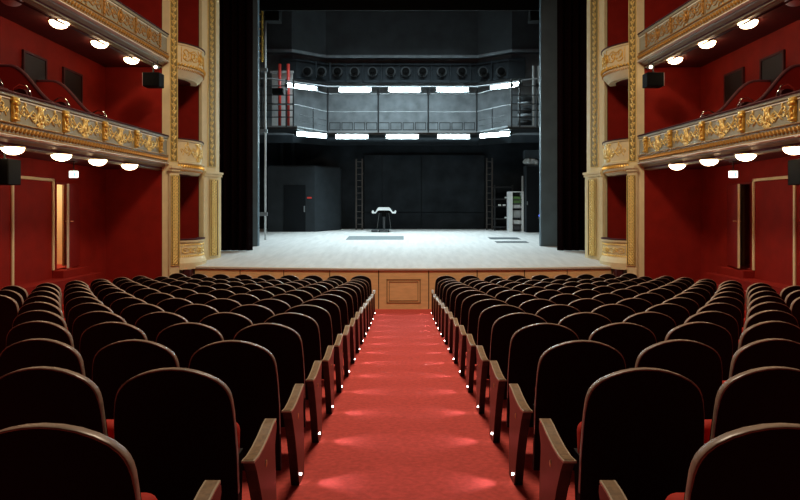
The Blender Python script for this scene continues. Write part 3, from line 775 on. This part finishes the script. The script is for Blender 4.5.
# gallery
G = [(-6.6, 24.4), (-4.19, 24.4), (-3.17, 26.1), (3.13, 26.1), (4.15, 24.4), (6.6, 24.4)]
t = empty('gallery', (0, 26, 3.25), 'steel technical gallery with railings across the back of the stage', 'gallery')
b = B(); b.sweep(G, [(0, 3.36), (-1.3, 3.36), (-1.3, 3.30), (-.06, 3.30), (-.06, 3.27), (0, 3.27)], side=1); emit('deck', b, 'steel', t)
b = B(); b.sweep(G, [(.03, 3.41), (0, 3.41), (0, 3.355), (.03, 3.355)], side=1); emit('edge_strip', b, 'silver', t)
up_rail = [(-6.6, 24.35), (-5.26, 24.35), (-3.14, 25.95), (3.10, 25.95), (5.26, 24.35), (6.6, 24.35)]
for z, m_, r, off in ((4.99, 'silver', .022, 0), (4.24, 'silver', .014, 0)):
    b = B(); b.tube([(x, y, z) for x, y in G], r, 8); emit('rail', b, m_, t, smooth=True)
for x, y in ((-5.75, 24.4), (-5.55, 24.4), (-4.6, 24.4), (-4.32, 24.4), G[2], (X(377.6, 26.1), 26.1), (X(427.6, 26.1), 26.1), G[3], (4.3, 24.4), (4.62, 24.4), (5.3, 24.4), (5.5, 24.4)):
    b = B(); b.tube([(x, y - .02, 3.36), (x, y - .02, 5.25)], .035, 8); b.box(x - .06, x + .06, y - .07, y + .03, 4.95, 5.07); emit('post', b, 'steel', t, smooth=False)
for x0, x1 in ((-5.75, -4.32), (4.3, 5.5)):
    for z in (3.75, 4.02, 4.27, 4.62, 4.98):
        b = B(); b.tube([(x0, 24.37, z), (x1, 24.37, z)], .022, 6); emit('crossbar', b, 'steel', t)
# framed toe panels
for i in range(12):
    x0 = -3.1 + 6.2 * i / 12; x1 = x0 + .47
    b = B()
    for q in ((x0, x1, 3.46, 3.49), (x0, x1, 3.76, 3.79), (x0, x0 + .03, 3.46, 3.79), (x1 - .03, x1, 3.46, 3.79)): b.box(q[0], q[1], 26.09, 26.12, q[2], q[3])
    emit('toe_frame', b, 'steel', t)
for m in (-1, 1):
    for z in (3.62, 3.86):
        b = B(); b.tube([(m * 4.10, 24.5, z), (m * 3.22, 26.0, z)], .012, 6); emit('crossbar', b, 'steel', t)
    b = B(); b.tube([(m * 3.66, 25.25, 3.38), (m * 3.66, 25.25, 4.24)], .02, 6); emit('post', b, 'steel', t)
b = B(); b.tube([(x, y, 5.27) for x, y in up_rail], .028, 8)
tag(emit('lighting_pipe', b, 'silver', smooth=True), 'thin silver pipe carrying the upper row of strip lights', 'pipe')
# strip lights
def make_strip():
    o = bpy.data.objects.new('strip_light', None); col.objects.link(o); o['_b'] = [0, 0, 0]
    b = B(); b.prism_x([(.06, .085), (.06, -.085), (-.02, -.10), (-.03, -.085), (.03, -.05), (.03, .05), (-.03, .085), (-.02, .10)], -.68, .68); emit('housing', b, 'white_metal', o, local=True)
    for z in (-.04, .04):
        b = B(); b.tube([(-.63, -.03, z), (.63, -.03, z)], .036, 12); emit('tube', b, 'tube', o, smooth=True, local=True)
    for q in (-.70, .70):
        b = B(); b.box(q - .02, q + .02, -.05, .08, -.08, .08); emit('end_cap', b, 'steel', o, local=True)
    return o
sl = make_strip(); first = True
a1 = math.atan2(1.6, 2.12); a2 = math.atan2(1.7, 1.02)
lab = ['leftmost', 'second from the left', 'middle', 'second from the right', 'rightmost']
U = [(-4.10, 25.08, 5.08, .62), (-2.0, 25.91, 5.13, 0), (.08, 25.91, 5.13, 0), (2.09, 25.91, 5.13, 0), (4.18, 25.08, 5.12, -.62)]
Lw = [(-3.70, 25.05, 3.13, .62), (-2.14, 25.95, 3.17, 0), (-.02, 25.95, 3.17, 0), (2.14, 25.95, 3.17, 0), (3.74, 25.05, 3.13, -.62)]
for row, pts in (('upper', U), ('lower', Lw)):
    for i, (x, y, z, rz) in enumerate(pts):
        o = sl if first else copy_tree(sl); first = False
        o.location = (x, y, z + E); o.rotation_euler = (0, 0, rz)
        tag(o, 'glowing white strip light, %s in the %s gallery row' % (lab[i], row), 'strip light', 'fluorescent strips on the stage gallery')
        o['row'] = row; del o['row']

# left side details
for px in (279, 287.5):
    b = B(); x = X(px, 25.6); b.tube([(x, 25.6, 3.37), (x, 25.6, Zr(64, 25.6))], .065, 12)
    tag(emit('red_pipe', b, 'red_pipe', smooth=True), 'vertical red pipe on the left gallery, ' + ('left one of the pair' if px < 280 else 'right one of the pair'), 'pipe', 'red pipes')
b = B(); b.box(X(271, 26), X(292, 26), 26.0, 26.05, 3.37, 5.85, bev=.01); b.box(X(270, 26), X(293, 26), 25.9, 26.0, 5.85, 5.93)
tag(emit('pale_board', b, 'white_board'), 'pale board behind the two red pipes on the gallery', 'board')
b = B(); b.box(X(271.6, 24.2), X(282.4, 24.2), 24.12, 24.355, 4.63, 4.85, bev=.01)
tag(emit('junction_box', b, 'black'), 'black box on the left gallery railing in front of red pipes', 'electrical box')
b = B(); xp = X(264.5, 23.0); b.tube([(xp, 23.0, STZ(23.0)), (xp, 23.0, 7.3)], .04, 10)
t = empty('conduit_pipe', (xp, 23.0, STZ(23)), 'tall silver pipe beside the left portal flat', 'pipe')
emit('pipe', b, 'white_board', t, smooth=True)
for py in (70, 131, 214):
    z = Zr(py, 23.0); b = B(); b.box(xp - .32, xp + .08, 22.94, 23.06, z - .07, z + .07, bev=.01); emit('clamp', b, 'silver', t)
t = empty('yellow_ladder', (X(259.5, 23.5), 23.5, 5.7), 'yellow worn metal ladder hanging behind the left portal flat', 'ladder')
for px in (257.5, 261.5):
    b = B(); x = X(px, 23.5); b.box(x - .03, x + .03, 23.45, 23.53, 5.72, 8.2); emit('stile', b, 'yellow', t)
for i in range(8):
    z = 5.85 + i * .28; b = B(); b.tube([(X(257.5, 23.5), 23.49, z), (X(261.5, 23.5), 23.49, z)], .025, 6); emit('rung', b, 'yellow', t)
# cable bundle on the right gallery
t = empty('cable_roll', (X(525, 25), 25, 3.4), 'grey ribbed rolls stacked on the right gallery end', 'rolls')
for i, py in enumerate((99, 105, 111, 117, 123)):
    z = Zr(py, 25); b = B(); b.tube([(X(517, 25), 25.0, z), (X(525, 25), 24.98 - .05 * (i % 2), z + .02), (X(530.5, 25), 25.0, z)], [.10, .12, .10], 12); emit('roll', b, 'wall_mid' if i % 2 else 'wall_grey', t, smooth=True)
b = B(); x = X(535.5, 24.9)
for q in (-.12, .10): b.box(x + q - .03, x + q + .03, 24.85, 24.95, 3.4, 5.9)
tag(emit('pale_post', b, 'white_board'), 'pale twin post at the right end of the gallery', 'post')

# booth
yb = 26.5; fz = STZ(27.2)
pl = [(X(267, yb), yb), (X(314, yb), yb), (X(340, 27.6), 27.6), (X(340, 27.6), 28.0), (X(267, yb), 28.0)]
t = empty('booth', (-4.6, 27.2, STZ(26.5)), 'charcoal box-shaped booth with a door at the back left of the stage', 'booth')
b = B(); b.prism_z(pl, lambda x, y: STZ(y) + .004, 2.0); es = [e for e in b.bm.edges if abs(e.verts[0].co.z - 2) < .01 and abs(e.verts[1].co.z - 2) < .01]; bmesh.ops.bevel(b.bm, geom=es, offset=.06, segments=3, affect='EDGES'); emit('body', b, 'booth', t)
dr = B(); dr.box(X(283, yb), X(305, yb), yb - .03, yb + .005, STZ(yb) + .01, Zr(185, yb), bev=.005); dd = emit('door', dr, 'booth_door', t)
b = B(); b.box(X(303.2, yb), X(304.4, yb), yb - .06, yb - .02, Zr(212, yb), Zr(206, yb)); emit('handle', b, 'silver', dd)
b = B(); b.box(X(306.5, yb), X(311, yb), yb - .02, yb, Zr(198.6, yb), Zr(197, yb)); emit('sign', b, 'sign_red', t)['label'] = 'small red sign'
for sx in (281, 292):
    b = B(); x = X(sx, 27.9); b.box(x - .06, x + .06, 27.9, 28.0, 2.02, 3.3); tag(emit('black_post', b, 'booth'), 'dark upright above the booth, ' + ('left one' if sx < 285 else 'right one'), 'post', 'uprights above the booth')

# wall ladders
def ladder(px0, px1, d, ztop, label):
    t = empty('wall_ladder', ((X(px0, d) + X(px1, d)) / 2, d, STZ(d)), label, 'ladder', 'wall ladders')
    for px in (px0, px1):
        x = X(px, d); b = B(); b.box(x - .03, x + .03, d - .04, d + .04, STZ(d) + .01, ztop); emit('stile', b, 'ladder_metal', t)
    z = STZ(d) + .25; i = 0
    while z < ztop:
        b = B(); b.tube([(X(px0, d), d, z), (X(px1, d), d, z)], .02, 6); emit('rung', b, 'ladder_metal', t)
        z += .28
    for k in (.25, .8):
        z = STZ(d) + (ztop - STZ(d)) * k; b = B(); b.box(X(px1, d) - .02, X(px1, d) + .02, d, 28.05, z - .02, z + .02); emit('bracket', b, 'steel', t)
ladder(355.5, 361.5, 27.6, Zr(159, 27.6), 'dark vertical ladder left of the black scenery wall')
ladder(486, 491.5, 27.6, Zr(158, 27.6), 'dark vertical ladder right of the black scenery wall')

# shelving frame with small things
d = 27.2; t = empty('shelf_frame', (X(503, d), d, STZ(d)), 'black open shelving frame between right ladder and white cabinet', 'shelving')
for px in (494, 512):
    for y in (d, d + .5):
        x = X(px, y); b = B(); b.box(x - .03, x + .03, y - .03, y + .03, STZ(y), Zr(185, d)); emit('upright', b, 'steel', t)
for py in (187, 199, 206.5, 219, 227):
    z = Zr(py, d); b = B(); b.box(X(494, d), X(512, d), d - .03, d + .5, z - .025, z + .025); emit('shelf', b, 'steel', t)
for i, (px, py) in enumerate(((505.5, 197), (503.5, 200), (505.5, 217.5), (499, 199), (508.5, 213))):
    z = Zr([199, 206.5, 219, 206.5, 219][i], d) + .027; x = X(px, d)
    b = B(); b.box(x - .06, x + .06, d - .04, d + .08, z, z + .07, bev=.01); b.box(x - .02, x + .02, d - .05, d - .04, z + .02, z + .05)
    tag(emit('small_fitting', b, 'white_metal'), 'small pale fitting on the black shelving, ' + ['upper right', 'middle centre', 'lower right', 'middle left', 'lower far right'][i], 'fitting', 'fittings on the shelving')
# white cabinet
d = 26.6; f0 = STZ(d); zt = Zr(191.5, d)
t = empty('white_cabinet', (X(515.5, d), d, f0), 'white open-fronted cabinet at the back right of the stage', 'cabinet')
b = B(); b.box(X(508, d), X(512, d), d, d + .5, f0, zt, bev=.005); emit('side_panel', b, 'white_metal', t)
b = B(); b.box(X(521, d), X(523, d), d, d + .5, f0, zt, bev=.005); emit('side_panel', b, 'white_metal', t)
b = B(); b.box(X(512, d), X(521, d), d, d + .5, zt - .03, zt); emit('top', b, 'white_metal', t)
b = B(); b.box(X(512, d), X(521, d), d + .46, d + .5, f0, zt - .03); emit('back_panel', b, 'dark_box', t)
sh = []
for py in (199.5, 203.5, 208.5, 218, 224.5, 230):
    z = Zr(py, d); sh.append(z); b = B(); b.box(X(512, d), X(521, d), d + .02, d + .46, z - .012, z + .012); emit('shelf', b, 'dark_box', t)
for i, (h, m_, nm_) in enumerate(((.12, 'green', 'green case'), (.13, 'green', 'dark green case'), (.15, 'white_board', 'pale box'), (.32, 'grey_box', 'grey box'), (.18, 'white_board', 'pale carton'), (.18, 'dark_box', 'dark box'))):
    z = sh[i] + .013; b = B(); b.box(X(513, d), X(520.2, d), d + .05, d + .4, z, z + h, bev=.01); b.box(X(515.5, d), X(517.5, d), d + .04, d + .05, z + h * .4, z + h * .6)
    tag(emit('storage_box', b, m_), '%s on the %s shelf of the white cabinet' % (nm_, ['top', 'second', 'third', 'fourth', 'fifth', 'bottom'][i]), 'box', 'boxes in the white cabinet')
# tall locker and rolls above
d = 26.2; t = empty('tall_locker', (X(531.5, d), d, STZ(d)), 'tall black locker right of the white cabinet', 'locker')
b = B(); b.box(X(525.5, d), X(541, d), d, d + .6, STZ(d), Zr(165, d), bev=.01); emit('body', b, 'booth', t)
b = B(); b.box(X(526, d), X(539, d), d - .02, d, STZ(d) + .05, Zr(166, d) - .03); dd = emit('door', b, 'booth_door', t)
b = B(); b.box(X(526, d), X(527, d), d - .045, d - .02, .3, .45); emit('handle', b, 'silver', dd)
b = B(); b.box(X(521, 26.7), X(522.4, 26.7), 26.65, 26.75, Zr(191.5, 26.6), Zr(176, 26.7)); tag(emit('pale_strip', b, 'grey_box'), 'narrow pale strip standing above the white cabinet', 'strip')
t = empty('cloth_roll', (X(530, d), d + .3, Zr(165, d)), 'crumpled pale cloth bundle on top of the black locker', 'cloth')
b = B()
for i in range(9): b.ball((X(526 + i * 1.2, d), d + .2 + .05 * math.sin(i * 2), Zr(161.5, d) + .05 * math.sin(i * 1.3)), (.13, .18, .10 + .03 * (i % 3)), sub=2)
emit('bundle', b, 'grey_box', t, smooth=True)
b = B(); b.box(X(524.5, d), X(540, d), d + .02, d + .5, Zr(158, d), Zr(150, d), bev=.02); tag(emit('wall_unit', b, 'booth'), 'dark unit on the wall over the tall black locker', 'wall unit')
b = B(); x = X(538.6, 22.5); z = Zr(215.6, 22.5); b.ball((x, 22.4, z), (.05, .05, .06), sub=2); t = empty('blue_lamp', (x, 22.5, z - .15), 'small blue lamp at the edge of the right portal flat', 'lamp')
emit('bulb', b, 'blue_led', t, smooth=True)
b = B(); b.box(x - .05, x + .05, 22.4, 22.5, z - .12, z - .06); b.box(x - .01, x + .25, 22.44, 22.46, z - .10, z - .07); emit('bracket', b, 'steel', t)

# stand with pale curved top
d = 26.4; f0 = STZ(d); x = X(383.3, d)
t = empty('equipment_stand', (x, d, f0), 'white-topped stand with curled ends alone on the stage', 'stand')
b = B(); pr = [(-.52, .86), (-.50, .80), (-.36, .80), (-.28, .90), (-.20, .93), (.20, .93), (.28, .90), (.36, .80), (.50, .80), (.53, .90), (.48, .94), (.43, .87), (.36, .87), (.27, 1.02), (.22, 1.06), (-.22, 1.06), (-.27, 1.02), (-.36, .87), (-.43, .86), (-.46, .93), (-.50, .93)]
b.prism_y([(x + a, f0 + c) for a, c in pr], d - .18, d + .18); emit('tray', b, 'white_metal', t)
b = B(); b.box(x - .27, x + .27, d - .15, d + .15, f0 + .82, f0 + .93); b.box(x - .10, x + .10, d - .08, d + .08, f0 + .66, f0 + .84); emit('underframe', b, 'black', t)
b = B(); b.tube([(x, d, f0 + .10), (x, d, f0 + .70)], .05, 10); emit('column', b, 'dark_box', t)
b = B(); b.box(x - .22, x + .22, d - .2, d + .2, f0 + .05, f0 + .11, bev=.01); emit('base', b, 'dark_box', t)
for a, c in ((-.2, -.17), (.2, -.17), (-.2, .17), (.2, .17)):
    b = B(); b.tube([(x + a, d + c - .02, f0 + .032), (x + a, d + c + .02, f0 + .032)], .032, 10); emit('castor', b, 'black', t)
for m in (-1, 1):
    b = B(); b.tube([(x + m * .2, d, f0 + .85), (x + m * .30, d, f0 + .12)], .008, 6); emit('stay', b, 'silver', t)
b = B(); bx = x - .40; b.box(bx - .14, bx + .14, d - .12, d + .14, f0 + .01, f0 + .11, bev=.03); tag(emit('coiled_cable', b, 'dark_box', smooth=False), 'low dark lump beside the foot of the white-topped stand', 'bundle')

# floor hatches
for x0, x1, y0, y1, m_, lb in ((X(347, 23.9), X(403, 23.9), 23.0, 24.5, 'hatch', 'long grey hatch in the stage floor in front of the stand'),
                              (X(488.5, 23.5), X(518.5, 23.5), 23.15, 23.95, 'hatch_dark', 'dark hatch in the stage floor at right, the farther one'),
                              (X(495, 22.1), X(527, 22.1), 21.85, 22.45, 'hatch_dark', 'dark hatch in the stage floor at right, the nearer one')):
    b = B(); b.prism_z([(x0, y0), (x1, y0), (x1, y1), (x0, y1)], lambda x, y: STZ(y) - .005, lambda x, y: STZ(y) + .006); tag(emit('floor_hatch', b, m_), lb, 'hatch', 'floor hatches')

# exit signs, speakers
for sgn, side in ((-1, 'left'), (1, 'right')):
    x, y = sgn * 6.92, 12.95; z = .79
    t = empty('exit_sign', (x, y, z - .08), 'lit white exit sign hanging under the %s lower balcony' % side, 'exit sign', 'exit signs')
    b = B(); b.box(x - .085, x + .085, y - .03, y + .03, z - .07, z + .07, bev=.008); emit('sign_box', b, 'exit', t)
    b = B(); fx = x - .02
    b.ball((fx, y - .034, z + .032), (.011, .003, .011))                    # running figure and door
    for p_, q_ in (((fx, z + .02), (fx - .008, z - .012)), ((fx - .008, z - .012), (fx + .018, z - .028)), ((fx - .008, z - .012), (fx - .028, z - .04)), ((fx, z + .012), (fx + .022, z + .004)), ((fx, z + .012), (fx - .02, z))):
        b.tube([(p_[0], y - .033, p_[1]), (q_[0], y - .033, q_[1])], .0045, 5)
    b.box(x + .022, x + .05, y - .034, y - .031, z - .045, z + .04)
    emit('pictogram', b, 'exit_green', t)
    b = B(); b.tube([(x, y, z + .07), (x, y, 1.066)], .01, 6); b.box(x - .05, x + .05, y - .05, y + .05, 1.045, 1.064); emit('hanger', b, 'steel', t)
    def speaker(cx, cy, cz, w, dp, h, rz, lb, zh):
        t = empty('loudspeaker', (cx, cy, cz - h / 2), lb, 'loudspeaker', 'loudspeakers', rz=rz)
        b = B(); b.box(-w / 2, w / 2, -dp / 2, dp / 2, 0, h, bev=.012); emit('cabinet', b, 'speaker', t, local=True)
        b = B(); b.box(-w / 2 + .012, w / 2 - .012, -dp / 2 - .008, -dp / 2, .012, h - .012); emit('grille', b, 'black', t, local=True)
        b = B(); b.tube([(0, 0, h), (0, 0, zh - (cz - h / 2))], .018, 8); b.box(-.06, .06, -.06, .06, h - .002, h + .012); emit('hanger', b, 'steel', t, local=True)
        return t
    t = speaker(sgn * 5.96, 14.72, 3.14, .40, .30, .33, 0, 'black loudspeaker with pale edge hanging under the upper %s balcony' % side, 3.56)
    b = B(); b.box(-sgn * -.20, -sgn * -.212, -.13, .13, .01, .32); emit('pale_baffle', b, 'white_metal', t, local=True)
    speaker(sgn * (6.60 if sgn < 0 else 6.62), 10.2, .66, .34, .34, .42, 0, 'black loudspeaker hanging at the %s edge under the lower balcony' % side, 1.05)
    t = empty('small_spotlight', (sgn * 5.84, 14.60, 3.42), 'small lit spotlight above the loudspeaker at the upper %s balcony' % side, 'spotlight', 'small spotlights')
    b = B(); b.ball((sgn * 5.84, 14.55, 3.42), .04, sub=2); emit('bulb', b, 'small_bulb', t, smooth=True)
    b = B(); b.tube([(sgn * 5.84, 14.60, 3.42), (sgn * 5.84, 14.72, 3.44)], .035, 8); b.tube([(sgn * 5.84, 14.66, 3.44), (sgn * 5.84, 14.66, 3.59)], .01, 6); emit('housing', b, 'steel', t)
    b = B(); b.tube([(sgn * (lx(9.5) + .28), 9.5, 3.53), (sgn * (lx(14.5) + .28), 14.5, 3.53)], .018, 6)
    tag(emit('cable_conduit', b, 'velvet_dark', smooth=True), 'thin dark conduit running under the upper %s balcony edge' % side, 'conduit', 'conduits')

# ------------------------------------------------------------------ lights
def area(name, loc, target, size, energy, color, sy=None):
    L = bpy.data.lights.new(name, 'AREA'); L.energy = energy; L.color = color; L.size = size
    if sy: L.shape = 'RECTANGLE'; L.size_y = sy
    o = bpy.data.objects.new(name, L); col.objects.link(o); o.location = (loc[0], loc[1], loc[2] + E)
    o.rotation_euler = (Vector(target) - Vector(loc)).to_track_quat('-Z', 'Y').to_euler(); return o
def point(name, loc, r, energy, color):
    L = bpy.data.lights.new(name, 'POINT'); L.energy = energy; L.color = color; L.shadow_soft_size = r
    o = bpy.data.objects.new(name, L); col.objects.link(o); o.location = (loc[0], loc[1], loc[2] + E); return o
WARM = (1.0, .80, .58)
area('chandelier_light', (0, 9.5, 8.5), (0, 9.0, 0), 2.4, 950, WARM).data.shape = 'DISK'                 # the hall's chandelier
area('work_light', (0, 24.3, 8.6), (0, 24.0, 0), 6.0, 820, (.74, .93, 1.0), 2.0).data.spread = math.radians(110)      # stage work lights on a bar
point('passage_lamp', (-8.4, 13.3, .7), .12, 45, (1.0, .78, .5))
w = bpy.data.worlds.new('World'); sc.world = w; w.use_nodes = True
w.node_tree.nodes['Background'].inputs[0].default_value = (.9, .7, .6, 1); w.node_tree.nodes['Background'].inputs[1].default_value = .006

# ------------------------------------------------------------------ camera
cd = bpy.data.cameras.new('camera'); cam = bpy.data.objects.new('camera', cd); col.objects.link(cam)
cam.location = (-.03, 0, E); cam.rotation_euler = (PI / 2, 0, 0)
cd.sensor_width = 36; cd.lens = 36 * F / 800; cd.shift_x = -(CX - 400) / 800; cd.shift_y = -(250 - CY) / 800
cd.clip_start = .05; cd.clip_end = 200
sc.camera = cam
vs = sc.view_settings
sc.display_settings.display_device = 'sRGB'
vs.view_transform = 'Standard'; vs.look = 'None'; vs.gamma = 1; vs.exposure = 0; vs.use_curve_mapping = False
sc.cycles.use_denoising = True
sc.cycles.max_bounces = 8
for o in list(bpy.data.objects):
    if '_b' in o.keys(): del o['_b']
